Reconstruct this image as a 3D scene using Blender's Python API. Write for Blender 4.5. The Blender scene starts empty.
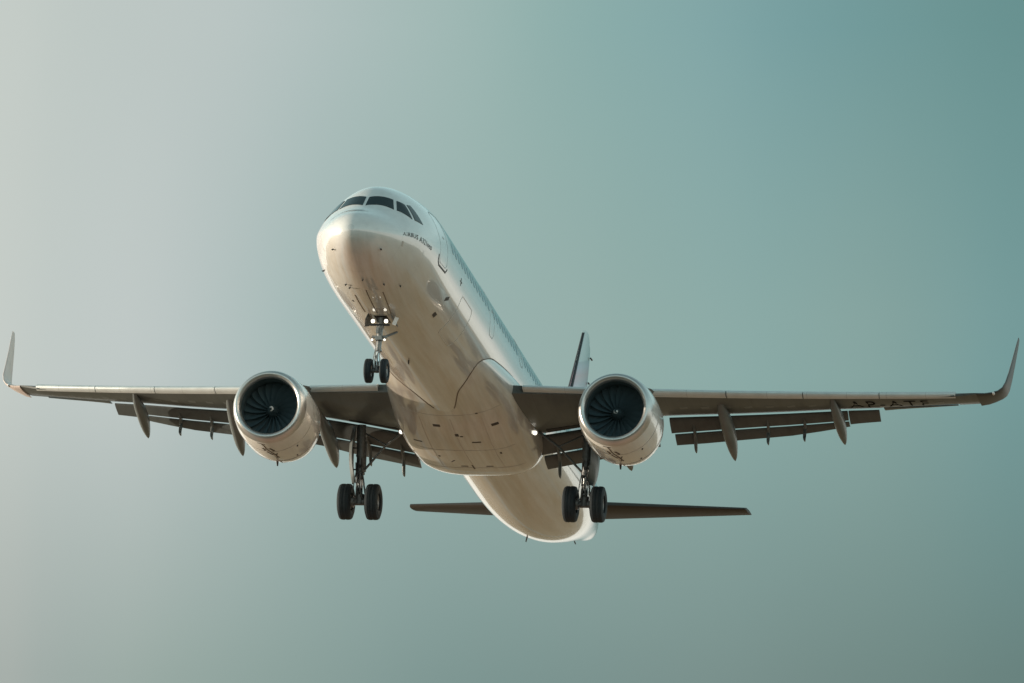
import bpy, bmesh, math, random
from math import sin, cos, pi, radians, sqrt, exp
from mathutils import Vector, Matrix
from mathutils.bvhtree import BVHTree
random.seed(7)
S = bpy.context.scene
COL = S.collection

# ------------------------------------------------------------------ camera, sky, sun, exposure
# the airliner's own frame: x runs aft from the nose, y to starboard, z up; the root empty pitches it 3 degrees nose up
PITCH = radians(3.0)
BANK = radians(2.7)
ALT = 66.0
ROOT_M = Matrix.Translation((0, 0, ALT)) @ Matrix.Rotation(PITCH, 4, 'Y') @ Matrix.Rotation(BANK, 4, 'X')

def setup_camera():
    a, b, c = 0.18912925, -0.27044756, -0.05790272
    pos = Vector((-197.845199, -43.110167, -59.960233))
    R = Matrix.Rotation(a, 3, 'Z') @ Matrix.Rotation(b, 3, 'Y') @ Matrix.Rotation(c, 3, 'X')
    right, up, fwd = R @ Vector((0, -1, 0)), R @ Vector((0, 0, 1)), R @ Vector((1, 0, 0))
    m = Matrix.Identity(4)
    for i in range(3):
        m[i][0], m[i][1], m[i][2], m[i][3] = right[i], up[i], -fwd[i], pos[i]
    cd = bpy.data.cameras.new('camera'); co = bpy.data.objects.new('camera', cd); COL.objects.link(co)
    co.matrix_world = ROOT_M @ m
    cd.sensor_width = 36.0; cd.sensor_fit = 'HORIZONTAL'; cd.lens = exp(8.834448) * 36.0 / 1024
    cd.clip_start = 1.0; cd.clip_end = 60000
    S.camera = co
    return co
CAM = setup_camera()
VIEW = CAM.matrix_world.to_3x3() @ Vector((0, 0, -1))
VIEW_AZ = math.atan2(VIEW.y, VIEW.x)

SUN_AZ = radians(93)        # from the aft axis round towards starboard
SUN_EL = radians(3.5)
SUN_DIR = Vector((cos(SUN_EL) * cos(SUN_AZ), cos(SUN_EL) * sin(SUN_AZ), sin(SUN_EL)))

def lin(r, g, b):
    f = lambda v: (v / 255 / 12.92) if v <= 10 else ((v / 255 + .055) / 1.055) ** 2.4
    return (f(r), f(g), f(b), 1.0)

def setup_world():
    w = bpy.data.worlds.new('World'); S.world = w; w.use_nodes = True
    nt = w.node_tree; N = nt.nodes; L = nt.links; N.clear()
    out = N.new('ShaderNodeOutputWorld')
    tc = N.new('ShaderNodeTexCoord')
    nrm = N.new('ShaderNodeVectorMath'); nrm.operation = 'NORMALIZE'; L.new(tc.outputs['Generated'], nrm.inputs[0])
    sep = N.new('ShaderNodeSeparateXYZ'); L.new(nrm.outputs[0], sep.inputs[0])
    def M(op, a, b=None, c=None):
        n = N.new('ShaderNodeMath'); n.operation = op
        for i, v in enumerate((a, b, c)):
            if v is None: continue
            if isinstance(v, (int, float)): n.inputs[i].default_value = v
            else: L.new(v, n.inputs[i])
        return n.outputs[0]
    el = M('MULTIPLY', M('ARCSINE', sep.outputs[2]), 180 / pi)
    # azimuth measured from a hazy bank that hangs on the sun's side of the sky
    az = M('ARCTAN2', sep.outputs[1], sep.outputs[0])
    az = M('MULTIPLY', M('WRAP', M('SUBTRACT', az, VIEW_AZ), pi, -pi), 180 / pi)   # + is towards the sun
    def ramp(fac, stops):
        r = N.new('ShaderNodeValToRGB'); L.new(fac, r.inputs[0]); r.color_ramp.interpolation = 'CARDINAL'
        e = r.color_ramp.elements
        e[0].position, e[0].color = stops[0]
        e[1].position, e[1].color = stops[-1]
        for p, c in stops[1:-1]:
            k = e.new(p); k.color = c
        return r.outputs[0]
    def mr(v, a, b):
        n = N.new('ShaderNodeMapRange'); L.new(v, n.inputs[0]); n.inputs[1].default_value = a; n.inputs[2].default_value = b
        return n.outputs[0]
    fa = mr(az, -30, 30)
    P = lambda d: (d + 30) / 60
    hi = ramp(fa, [(0, lin(96, 140, 142)), (P(-7), lin(98, 140, 140)), (P(-4), lin(108, 149, 148)), (P(-2), lin(127, 165, 166)), (P(0), lin(152, 181, 177)),
                   (P(2.2), lin(184, 197, 195)), (P(4.2), lin(198, 206, 201)), (P(9), lin(226, 226, 218)), (1, lin(236, 228, 214))])
    lo = ramp(fa, [(0, lin(88, 120, 118)), (P(-7), lin(92, 122, 120)), (P(-4), lin(108, 134, 130)), (P(-2), lin(122, 145, 141)), (P(.8), lin(130, 154, 150)),
                   (P(3), lin(154, 171, 165)), (P(4.2), lin(168, 177, 172)), (P(9), lin(206, 202, 192)), (1, lin(232, 218, 200))])
    mid = ramp(fa, [(0, lin(98, 140, 142)), (P(-7), lin(100, 142, 142)), (P(-4.1), lin(120, 157, 156)), (P(-3.2), lin(134, 165, 161)), (P(-2), lin(141, 172, 168)), (P(-.7), lin(150, 176, 171)),
                   (P(1.7), lin(163, 184, 181)), (P(3.0), lin(190, 200, 198)), (P(4.3), lin(199, 206, 201)), (P(9), lin(228, 226, 216)), (1, lin(236, 228, 212))])
    def mixc(f, a, b):
        n = N.new('ShaderNodeMix'); n.data_type = 'RGBA'; L.new(f, n.inputs[0]); L.new(a, n.inputs[6]); L.new(b, n.inputs[7]); return n
    mlo = mixc(mr(el, VEL - 2.8, VEL - .3), lo, mid)
    mx = mixc(mr(el, VEL + .2, VEL + 2.6), mlo.outputs[2], hi)
    # higher sky: deeper teal; horizon: pale warm haze
    up = ramp(mr(el, 0, 90), [(0, (1.3, 1.04, .88, 1)), (.05, (1.15, 1.02, .90, 1)), (.11, (.74, .95, .92, 1)), (.25, (.48, .70, .70, 1)), (.5, (.22, .34, .36, 1)), (1, (.13, .21, .23, 1))])
    # near the viewed part of the sky the bank's own tones, elsewhere the general sky
    near = M('MULTIPLY', mr(M('ABSOLUTE', M('SUBTRACT', az, 12)), 60, 20), mr(M('ABSOLUTE', M('SUBTRACT', el, VEL)), 9, 4))
    m2 = N.new('ShaderNodeMix'); m2.data_type = 'RGBA'; L.new(near, m2.inputs[0]); L.new(up, m2.inputs[6]); L.new(mx.outputs[2], m2.inputs[7])
    # wide aureole of hazy light round the low sun
    dt = N.new('ShaderNodeVectorMath'); dt.operation = 'DOT_PRODUCT'; L.new(nrm.outputs[0], dt.inputs[0]); dt.inputs[1].default_value = SUN_DIR
    dd = M('MAXIMUM', dt.outputs['Value'], 0.0)
    gl = M('ADD', M('MULTIPLY', M('POWER', dd, 9), 1.6), M('MULTIPLY', M('POWER', dd, 60), 4.5))
    ga = N.new('ShaderNodeVectorMath'); ga.operation = 'SCALE'; ga.inputs[0].default_value = (1.0, .88, .70); L.new(gl, ga.inputs['Scale'])
    gs = N.new('ShaderNodeVectorMath'); gs.operation = 'ADD'; L.new(m2.outputs[2], gs.inputs[0]); L.new(ga.outputs[0], gs.inputs[1])
    nz = N.new('ShaderNodeTexNoise'); nz.inputs['Scale'].default_value = 14; nz.inputs['Detail'].default_value = 5; L.new(nrm.outputs[0], nz.inputs[0])
    cl = M('ADD', M('MULTIPLY', nz.outputs[0], .07), .965)      # faint unevenness of the haze
    hz = N.new('ShaderNodeMix'); hz.data_type = 'RGBA'; hz.blend_type = 'MULTIPLY'; hz.inputs[0].default_value = 1.0; L.new(gs.outputs[0], hz.inputs[6])
    cc = N.new('ShaderNodeCombineColor')
    for i in range(3): L.new(cl, cc.inputs[i])
    L.new(cc.outputs[0], hz.inputs[7])
    bg = N.new('ShaderNodeBackground'); L.new(hz.outputs[2], bg.inputs[0]); bg.inputs[1].default_value = 1.04
    sky = N.new('ShaderNodeTexSky'); sky.sky_type = 'NISHITA'; sky.sun_disc = False
    sky.sun_elevation = SUN_EL; sky.sun_rotation = pi / 2 - SUN_AZ; sky.dust_density = 3
    bg2 = N.new('ShaderNodeBackground'); L.new(sky.outputs[0], bg2.inputs[0]); bg2.inputs[1].default_value = 0.05
    ms = N.new('ShaderNodeMixShader'); ms.inputs[0].default_value = 0.07
    L.new(bg.outputs[0], ms.inputs[1]); L.new(bg2.outputs[0], ms.inputs[2]); L.new(ms.outputs[0], out.inputs[0])
VEL = math.degrees(math.asin(VIEW.z))
setup_world()

sd = bpy.data.lights.new('sun', 'SUN'); sd.energy = 5.0; sd.angle = radians(0.6); sd.color = (1.0, 0.85, 0.67)
so = bpy.data.objects.new('sun', sd); COL.objects.link(so)
so.rotation_euler = SUN_DIR.to_track_quat('Z', 'Y').to_euler()

S.view_settings.view_transform = 'Standard'; S.view_settings.look = 'None'
S.view_settings.exposure = 0.0; S.view_settings.gamma = 1.0

# ------------------------------------------------------------------ helpers
def mat(name, col, rough=.5, metal=0., coat=0., spec=.5, emit=None, estr=0., bump=None, vary=None, lines=False, streak=None, grime=0):
    m = bpy.data.materials.new(name); m.use_nodes = True
    nt = m.node_tree; N = nt.nodes; L = nt.links
    p = N['Principled BSDF']
    p.inputs['Base Color'].default_value = (*col, 1); p.inputs['Roughness'].default_value = rough
    p.inputs['Metallic'].default_value = metal; p.inputs['Coat Weight'].default_value = coat; p.inputs['Coat Roughness'].default_value = .05; p.inputs['Coat IOR'].default_value = 1.85
    p.inputs['Specular IOR Level'].default_value = spec
    if emit: p.inputs['Emission Color'].default_value = (*emit, 1); p.inputs['Emission Strength'].default_value = estr
    tc = N.new('ShaderNodeTexCoord'); last = None
    def mul(a, b, fac=1.0):
        n = N.new('ShaderNodeMix'); n.data_type = 'RGBA'; n.blend_type = 'MULTIPLY'; n.inputs[0].default_value = fac
        if isinstance(a, tuple): n.inputs[6].default_value = a
        else: L.new(a, n.inputs[6])
        L.new(b, n.inputs[7]); return n.outputs[2]
    cur = (*col, 1)
    if vary:
        sc, amt = vary
        nz = N.new('ShaderNodeTexNoise'); nz.inputs['Scale'].default_value = sc; nz.inputs['Detail'].default_value = 6; nz.inputs['Roughness'].default_value = .6
        mp = N.new('ShaderNodeMapping'); mp.inputs['Scale'].default_value = (.35, 1, 1); L.new(tc.outputs['Object'], mp.inputs[0]); L.new(mp.outputs[0], nz.inputs[0])
        r = N.new('ShaderNodeMapRange'); L.new(nz.outputs[0], r.inputs[0]); r.inputs[1].default_value = .3; r.inputs[2].default_value = .7
        r.inputs[3].default_value = 1 - amt; r.inputs[4].default_value = 1.0
        c = N.new('ShaderNodeCombineColor')
        for i in range(3): L.new(r.outputs[0], c.inputs[i])
        cur = mul(cur, c.outputs[0])
    if streak:      # dirt dragged aft by the airflow
        nz = N.new('ShaderNodeTexNoise'); nz.inputs['Scale'].default_value = 1.0; nz.inputs['Detail'].default_value = 5
        mp = N.new('ShaderNodeMapping'); mp.inputs['Scale'].default_value = (.12, 5, 5); L.new(tc.outputs['Object'], mp.inputs[0]); L.new(mp.outputs[0], nz.inputs[0])
        r = N.new('ShaderNodeMapRange'); L.new(nz.outputs[0], r.inputs[0]); r.inputs[1].default_value = .45; r.inputs[2].default_value = .75
        r.inputs[3].default_value = 1.0; r.inputs[4].default_value = 1 - streak
        c = N.new('ShaderNodeCombineColor')
        for i in range(3): L.new(r.outputs[0], c.inputs[i])
        cur = mul(cur, c.outputs[0])
    if lines:       # skin joints, every so many metres
        sep = N.new('ShaderNodeSeparateXYZ'); L.new(tc.outputs['Object'], sep.inputs[0])
        def M(op, a, b):
            n = N.new('ShaderNodeMath'); n.operation = op
            for i, v in enumerate((a, b)):
                if isinstance(v, (int, float)): n.inputs[i].default_value = v
                else: L.new(v, n.inputs[i])
            return n.outputs[0]
        ax, step, wd, dk = lines
        fr = M('FRACT', M('DIVIDE', sep.outputs[ax], step), 0)
        ln = M('LESS_THAN', fr, wd / step)
        v = M('SUBTRACT', 1.0, M('MULTIPLY', ln, dk))
        c = N.new('ShaderNodeCombineColor')
        for i in range(3): L.new(v, c.inputs[i])
        cur = mul(cur, c.outputs[0])
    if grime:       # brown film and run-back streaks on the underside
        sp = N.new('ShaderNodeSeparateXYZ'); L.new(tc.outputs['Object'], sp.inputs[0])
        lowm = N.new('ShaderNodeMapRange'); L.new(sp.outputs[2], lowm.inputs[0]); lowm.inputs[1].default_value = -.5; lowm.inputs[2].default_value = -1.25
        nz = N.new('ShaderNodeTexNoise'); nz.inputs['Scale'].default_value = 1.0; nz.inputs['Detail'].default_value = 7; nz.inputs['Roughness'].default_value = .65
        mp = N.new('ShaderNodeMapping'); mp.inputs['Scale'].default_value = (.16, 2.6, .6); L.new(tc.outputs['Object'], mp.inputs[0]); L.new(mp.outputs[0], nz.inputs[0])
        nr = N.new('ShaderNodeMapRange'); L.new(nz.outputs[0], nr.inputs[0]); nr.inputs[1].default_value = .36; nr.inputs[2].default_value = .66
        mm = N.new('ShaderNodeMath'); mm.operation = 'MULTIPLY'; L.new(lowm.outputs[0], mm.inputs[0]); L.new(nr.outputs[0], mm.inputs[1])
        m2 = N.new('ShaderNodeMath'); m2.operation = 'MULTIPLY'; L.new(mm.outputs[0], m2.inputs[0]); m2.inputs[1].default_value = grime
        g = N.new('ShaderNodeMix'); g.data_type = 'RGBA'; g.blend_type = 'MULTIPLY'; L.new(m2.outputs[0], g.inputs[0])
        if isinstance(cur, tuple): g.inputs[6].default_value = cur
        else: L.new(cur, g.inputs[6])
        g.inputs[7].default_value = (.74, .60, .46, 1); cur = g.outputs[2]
    if not isinstance(cur, tuple): L.new(cur, p.inputs['Base Color'])
    if bump:
        sc, st = bump
        nz = N.new('ShaderNodeTexNoise'); nz.inputs['Scale'].default_value = sc; nz.inputs['Detail'].default_value = 2
        L.new(tc.outputs['Object'], nz.inputs[0])
        b = N.new('ShaderNodeBump'); b.inputs['Strength'].default_value = st; b.inputs['Distance'].default_value = .02
        L.new(nz.outputs[0], b.inputs['Height']); L.new(b.outputs[0], p.inputs['Normal'])
        if coat: L.new(b.outputs[0], p.inputs['Coat Normal'])
    return m

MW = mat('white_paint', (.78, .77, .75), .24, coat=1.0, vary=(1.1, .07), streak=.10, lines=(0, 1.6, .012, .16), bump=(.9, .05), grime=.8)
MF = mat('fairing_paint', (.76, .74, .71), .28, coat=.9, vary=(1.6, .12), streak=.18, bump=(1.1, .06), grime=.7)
MN = mat('nacelle_paint', (.84, .82, .79), .26, coat=.8, vary=(2.2, .10), streak=.08, bump=(1.5, .04))
MG = mat('wing_grey_paint', (.098, .112, .112), .45, spec=.35, coat=.1, vary=(1.4, .16), streak=.2, lines=(1, 1.35, .014, .25))
MFL = mat('flap_grey_paint', (.098, .112, .112), .45, spec=.35, vary=(2.0, .18), streak=.22)
MFE = mat('flap_nose_metal', (.86, .86, .85), .35, metal=.3)
MS = mat('slat_metal', (.64, .68, .68), .40, metal=.15, vary=(2.4, .14), lines=(1, 1.25, .014, .3))
MLIP = mat('inlet_lip_metal', (.60, .60, .59), .30, metal=.8, vary=(3.0, .08))
MC = mat('canoe_paint', (.14, .16, .16), .4, coat=.1, vary=(3, .2), streak=.25)
MDK = mat('bay_shade_paint', (.02, .02, .022), .7)  # near-black that stands for the shade inside the gear bays
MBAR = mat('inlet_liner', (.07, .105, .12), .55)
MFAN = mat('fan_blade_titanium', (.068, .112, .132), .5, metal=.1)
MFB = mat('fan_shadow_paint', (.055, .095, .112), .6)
MSPN = mat('spinner_paint', (.045, .07, .08), .5)
MWH = mat('white_marking', (.8, .8, .8), .4)
MTY = mat('tyre_rubber', (.016, .027, .034), .75, vary=(9, .3))
MRIM = mat('wheel_rim', (.42, .42, .42), .4, metal=.6, vary=(12, .4))
MST = mat('gear_strut_paint', (.46, .46, .45), .4, metal=.2, vary=(9, .5))
MSD = mat('gear_dark_metal', (.20, .21, .215), .5, metal=.4, vary=(14, .4))
MCH = mat('chrome_piston', (.8, .8, .8), .12, metal=1.)
MHOSE = mat('hydraulic_hose', (.03, .03, .03), .6)
MGL = mat('cockpit_glass', (.008, .018, .022), .12, coat=.0, spec=.25)
MWF = mat('window_seal', (.55, .55, .54), .5)
MCAB = mat('cabin_window_glass', (.24, .38, .43), .2)
MINK = mat('dark_lettering', (.05, .055, .06), .5)
MINK2 = mat('black_lettering', (.008, .008, .008), .9, spec=.1)
MBL = mat('black_trim', (.025, .027, .03), .5)
MSEAM = mat('panel_seam', (.19, .15, .12), .7)
MFINB = mat('fin_blue_paint', (.42, .55, .62), .3, coat=.6, vary=(1.5, .08))
MEX = mat('exhaust_metal', (.16, .14, .13), .4, metal=.8, vary=(5, .3))
MLAMP = mat('lamp_glass_lit', (1, 1, 1), .3, emit=(1, .94, .80), estr=2.6)
MLAMPS = mat('lamp_glass_dim', (1, 1, 1), .3, emit=(1, .93, .80), estr=2)
MRED = mat('beacon_red_glass', (.35, .03, .02), .2)
MTAN = mat('tan_marking', (.45, .18, .08), .5)

def finish(name, bm, m, parent=None, smooth=35, mats=None):
    bmesh.ops.recalc_face_normals(bm, faces=bm.faces)
    a = radians(smooth)
    for f in bm.faces: f.smooth = True
    for e in bm.edges:
        if len(e.link_faces) == 2 and e.calc_face_angle(0) > a: e.smooth = False
    me = bpy.data.meshes.new(name); bm.to_mesh(me); bm.free()
    for x in (mats or [m]): me.materials.append(x)
    o = bpy.data.objects.new(name, me); COL.objects.link(o)
    if parent: o.parent = parent
    return o

def loft(bm, rings, cap=True, closed=True, mi=0):
    vr = [[bm.verts.new(p) for p in r] for r in rings]
    n = len(vr[0])
    for a, b in zip(vr, vr[1:]):
        for i in range(n if closed else n - 1):
            j = (i + 1) % n
            try: f = bm.faces.new((a[i], a[j], b[j], b[i])); f.material_index = mi
            except ValueError: pass
    if cap:
        for r in (vr[0], vr[-1]):
            try: f = bm.faces.new(r); f.material_index = mi
            except ValueError: pass
    return vr

def frame(d):
    d = Vector(d).normalized()
    u = d.cross(Vector((0, 0, 1)))
    if u.length < .05: u = d.cross(Vector((0, 1, 0)))
    u.normalize(); return d, u, d.cross(u).normalized()

def tube(bm, pts, r, n=14, mi=0):
    pts = [Vector(p) for p in pts]
    rs = r if isinstance(r, (list, tuple)) else [r] * len(pts)
    rings = []; up = None
    for i, p in enumerate(pts):
        d = (pts[min(i + 1, len(pts) - 1)] - pts[max(i - 1, 0)])
        d, u, v = frame(d)
        if up is not None:      # keep the frame from twisting
            u = (up - d * up.dot(d)).normalized(); v = d.cross(u)
        up = u
        rings.append([p + (u * cos(2 * pi * k / n) + v * sin(2 * pi * k / n)) * rs[i] for k in range(n)])
    loft(bm, rings, mi=mi)

def lathe(bm, prof, c, axis=(1, 0, 0), n=48, mi=0, cap=False):
    d, u, v = frame(axis); c = Vector(c)
    loft(bm, [[c + d * a + (u * cos(2 * pi * k / n) + v * sin(2 * pi * k / n)) * r for k in range(n)] for a, r in prof], cap=cap, mi=mi)

def box(bm, c, s, rot=None, mi=0):
    c = Vector(c); vs = []
    for x in (-1, 1):
        for y in (-1, 1):
            for z in (-1, 1):
                p = Vector((x * s[0] / 2, y * s[1] / 2, z * s[2] / 2))
                if rot is not None: p = rot @ p
                vs.append(bm.verts.new(c + p))
    for q in ((0, 1, 3, 2), (4, 6, 7, 5), (0, 4, 5, 1), (2, 3, 7, 6), (0, 2, 6, 4), (1, 5, 7, 3)):
        f = bm.faces.new([vs[i] for i in q]); f.material_index = mi

def interp(tab, x, k=1):
    if x <= tab[0][0]: return tab[0][k]
    if x >= tab[-1][0]: return tab[-1][k]
    for i in range(len(tab) - 1):
        if x <= tab[i + 1][0]: break
    x0, x1 = tab[i][0], tab[i + 1][0]; h = x1 - x0; y0, y1 = tab[i][k], tab[i + 1][k]
    def sl(j):
        if j <= 0 or j >= len(tab) - 1:
            a, b = (0, 1) if j <= 0 else (len(tab) - 2, len(tab) - 1)
            return (tab[b][k] - tab[a][k]) / (tab[b][0] - tab[a][0])
        d0 = (tab[j][k] - tab[j - 1][k]) / (tab[j][0] - tab[j - 1][0]); d1 = (tab[j + 1][k] - tab[j][k]) / (tab[j + 1][0] - tab[j][0])
        return 0 if d0 * d1 <= 0 else 2 * d0 * d1 / (d0 + d1)
    t = (x - x0) / h; m0, m1 = sl(i), sl(i + 1)
    return (2*t**3 - 3*t*t + 1) * y0 + (t**3 - 2*t*t + t) * h * m0 + (-2*t**3 + 3*t*t) * y1 + (t**3 - t*t) * h * m1

# ------------------------------------------------------------------ ground (its light fills the belly; never in frame)
def build_ground():
    m = bpy.data.materials.new('dry_field'); m.use_nodes = True
    nt = m.node_tree; N = nt.nodes; L = nt.links; p = N['Principled BSDF']; p.inputs['Roughness'].default_value = .95
    tc = N.new('ShaderNodeTexCoord')
    a = N.new('ShaderNodeTexNoise'); a.inputs['Scale'].default_value = .006; a.inputs['Detail'].default_value = 6; L.new(tc.outputs['Object'], a.inputs[0])
    v = N.new('ShaderNodeTexVoronoi'); v.inputs['Scale'].default_value = .004; L.new(tc.outputs['Object'], v.inputs[0])
    r = N.new('ShaderNodeValToRGB'); L.new(a.outputs[0], r.inputs[0])
    e = r.color_ramp.elements; e[0].position = .3; e[0].color = (.74, .42, .22, 1); e[1].position = .7; e[1].color = (.95, .60, .34, 1)
    mx = N.new('ShaderNodeMix'); mx.data_type = 'RGBA'; mx.blend_type = 'OVERLAY'; mx.inputs[0].default_value = .2
    L.new(r.outputs[0], mx.inputs[6]); L.new(v.outputs['Color'], mx.inputs[7])
    # invented dark scrub ahead of the airliner, to dim bounced light under the nose
    sp = N.new('ShaderNodeSeparateXYZ'); L.new(tc.outputs['Object'], sp.inputs[0])
    wob = N.new('ShaderNodeMath'); wob.operation = 'MULTIPLY_ADD'; L.new(a.outputs[0], wob.inputs[0]); wob.inputs[1].default_value = 90; L.new(sp.outputs[0], wob.inputs[2])
    st = N.new('ShaderNodeMapRange'); L.new(wob.outputs[0], st.inputs[0]); st.inputs[1].default_value = 15; st.inputs[2].default_value = 90
    m3 = N.new('ShaderNodeMix'); m3.data_type = 'RGBA'; L.new(st.outputs[0], m3.inputs[0]); m3.inputs[6].default_value = (.13, .12, .08, 1); L.new(mx.outputs[2], m3.inputs[7])
    st2 = N.new('ShaderNodeMapRange'); L.new(wob.outputs[0], st2.inputs[0]); st2.inputs[1].default_value = 80; st2.inputs[2].default_value = 150
    m4 = N.new('ShaderNodeMix'); m4.data_type = 'RGBA'; L.new(st2.outputs[0], m4.inputs[0]); L.new(m3.outputs[2], m4.inputs[6]); m4.inputs[7].default_value = (.44, .28, .15, 1)  # duller land aft, added to weaken the bounce on the rear belly
    L.new(m4.outputs[2], p.inputs['Base Color'])
    bm = bmesh.new(); n = 24; R = 24000
    g = [[bm.verts.new(((i / n - .5) * 2 * R, (j / n - .5) * 2 * R, 0)) for j in range(n + 1)] for i in range(n + 1)]
    for i in range(n):
        for j in range(n): bm.faces.new((g[i][j], g[i+1][j], g[i+1][j+1], g[i][j+1]))
    o = finish('ground', bm, m); o['kind'] = 'structure'
    mr = mat('concrete', (.52, .46, .40), .85, vary=(.02, .25))
    def strip(name, x0, x1, y0, y1, z):  # unseen pale strips, added so the belly reflects long bright lines
        bm = bmesh.new(); k = 12
        rows = [[bm.verts.new((x0 + (x1 - x0) * i / k, y, z)) for y in (y0, y1)] for i in range(k + 1)]
        for i in range(k): bm.faces.new((rows[i][0], rows[i+1][0], rows[i+1][1], rows[i][1]))
        o = finish(name, bm, mr); o['kind'] = 'structure'
    strip('added_runway_strip', -3200, -420, -22, 22, .02)
    strip('added_port_strip', -3200, 2600, -96, -88, .02)
    strip('added_starboard_strip', -3200, 2600, 60, 70, .02)
build_ground()

# ------------------------------------------------------------------ the airliner
ROOT = bpy.data.objects.new('airliner', None); COL.objects.link(ROOT)
ROOT.matrix_world = ROOT_M; ROOT.empty_display_size = 2
ROOT['label'] = 'white twin engine jet airliner on approach with landing gear and flaps down'
ROOT['category'] = 'airliner'

FUS = [ # x, top, bottom, half width, z of widest line
 (0, -.70, -.70, .0, -.70), (.03, -.53, -.88, .18, -.70), (.12, -.37, -1.03, .36, -.70), (.3, -.19, -1.18, .57, -.67), (.6, -.02, -1.34, .82, -.62), (1.0, .15, -1.48, 1.05, -.54),
 (1.4, .34, -1.60, 1.23, -.46), (1.7, .52, -1.67, 1.34, -.38), (2.0, .77, -1.74, 1.45, -.30), (2.35, 1.06, -1.80, 1.55, -.22),  (2.8, 1.40, -1.88, 1.68, -.18),
 (3.3, 1.62, -1.94, 1.77, -.12), (4.0, 1.82, -2.0, 1.87, -.06), (5.0, 1.97, -2.05, 1.94, -.02), (6.2, 2.05, -2.07, 1.97, 0), (8, 2.07, -2.07, 1.975, 0), (30, 2.07, -2.07, 1.975, 0),
 (32, 2.07, -2.02, 1.96, .02), (34, 2.06, -1.86, 1.89, .08), (36, 2.04, -1.56, 1.74, .22), (38, 2.0, -1.10, 1.50, .42), (40, 1.90, -.56, 1.18, .64), (42, 1.72, .0, .82, .82), (44, 1.42, .50, .42, .94), (44.5, 1.22, .66, .26, .94)]
PIN = [(0, 0), (.6, .05), (1.4, .19), (2.2, .305), (3.0, .27), (4.2, .12), (6, .0), (45, 0)]
FZ = .2      # height of the cabin's centre line above the frame's x axis
FS = [(sqrt(r[0]),) + r[1:] for r in FUS]
def fus_params(x):
    s = sqrt(max(x, 0)); t, b, w, z = [interp(FS, s, k) for k in (1, 2, 3, 4)]
    return t + FZ, b + FZ, w, z + FZ
def fus(x, phi, off=0.):
    """phi in degrees: 0 = port side, 90 = crown, -90 = keel, 180 = starboard"""
    def p(x, a):
        t, b, w, z = fus_params(x); c, s = cos(a), sin(a)
        w *= 1 - interp(PIN, x) * max(s, 0) ** 1.05     # the cockpit shoulders lean inwards
        return Vector((x, -w * c, z + (t - z if s > 0 else z - b) * s))
    a = radians(phi); q = p(x, a)
    if off:
        dx = (p(x + .02, a) - p(max(x - .02, .0005), a)); da = p(x, a + .01) - p(x, a - .01)
        n = dx.cross(da).normalized()
        ctr = Vector((x, 0, fus_params(x)[3]))
        if n.dot(q - ctr) < 0: n = -n
        q = q + n * off
    return q

def build_fuselage():
    bm = bmesh.new()
    xs = [ (i / 26) ** 2 * 3.4 for i in range(1, 27)] + [3.4 + i * .4 for i in range(1, 8)] + [6.8, 7.6] + [9 + i * 1.5 for i in range(0, 14)] + [29.6 + i * .6 for i in range(0, 24)] + [44, 44.3, 44.5]
    n = 96
    rings = [[fus(x, 360 * k / n) for k in range(n)] for x in xs]
    vr = loft(bm, rings, cap=False)
    tip = bm.verts.new(fus(0, 0))
    for k in range(n): bm.faces.new((tip, vr[0][k], vr[0][(k + 1) % n]))
    c = bm.verts.new((44.25, 0, 1.03 + FZ))
    for k in range(n): bm.faces.new((c, vr[-1][(k + 1) % n], vr[-1][k]))
    return finish('fuselage', bm, MW, ROOT, smooth=50)
FUSE = build_fuselage()

def patch(name, corners, m, parent, off=.006, nu=8, nv=6, surf=fus, thick=.004, label=None):
    """a thin panel that hugs the skin; corners (x, phi): lower front, lower rear, upper rear, upper front"""
    bm = bmesh.new(); c = corners
    def g(u, v, o):
        x = (1-u)*(1-v)*c[0][0] + u*(1-v)*c[1][0] + u*v*c[2][0] + (1-u)*v*c[3][0]
        f = (1-u)*(1-v)*c[0][1] + u*(1-v)*c[1][1] + u*v*c[2][1] + (1-u)*v*c[3][1]
        return surf(x, f, o)
    top = [[bm.verts.new(g(i/nu, j/nv, off)) for j in range(nv+1)] for i in range(nu+1)]
    bot = [[bm.verts.new(g(i/nu, j/nv, off - thick - .01)) for j in range(nv+1)] for i in range(nu+1)]
    for i in range(nu):
        for j in range(nv):
            bm.faces.new((top[i][j], top[i+1][j], top[i+1][j+1], top[i][j+1])); bm.faces.new((bot[i][j], bot[i][j+1], bot[i+1][j+1], bot[i+1][j]))
    for i in range(nu):
        bm.faces.new((top[i][0], bot[i][0], bot[i+1][0], top[i+1][0])); bm.faces.new((top[i][nv], top[i+1][nv], bot[i+1][nv], bot[i][nv]))
    for j in range(nv):
        bm.faces.new((top[0][j], top[0][j+1], bot[0][j+1], bot[0][j])); bm.faces.new((top[nu][j], bot[nu][j], bot[nu][j+1], top[nu][j+1]))
    o = finish(name, bm, m, parent, smooth=60)
    if label: o['label'] = label
    return o

def strip_on(bm, pts, w, surf=fus, off=.006, sub=6):
    """a ribbon along (x, phi) points lying on the skin"""
    P = []
    for (a, b) in zip(pts, pts[1:]):
        for k in range(sub): P.append((a[0] + (b[0]-a[0])*k/sub, a[1] + (b[1]-a[1])*k/sub))
    P.append(pts[-1])
    rows = []
    for i, q in enumerate(P):
        c = surf(q[0], q[1], off); nrm = (surf(q[0], q[1], off + .1) - c).normalized()
        a = surf(*P[max(i-1, 0)], off); b = surf(*P[min(i+1, len(P)-1)], off)
        t = (b - a).normalized(); s = t.cross(nrm).normalized() * (w / 2)
        rows.append([c - s - nrm * .012, c - s, c + s, c + s - nrm * .012])
    loft(bm, rows, cap=True)

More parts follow.
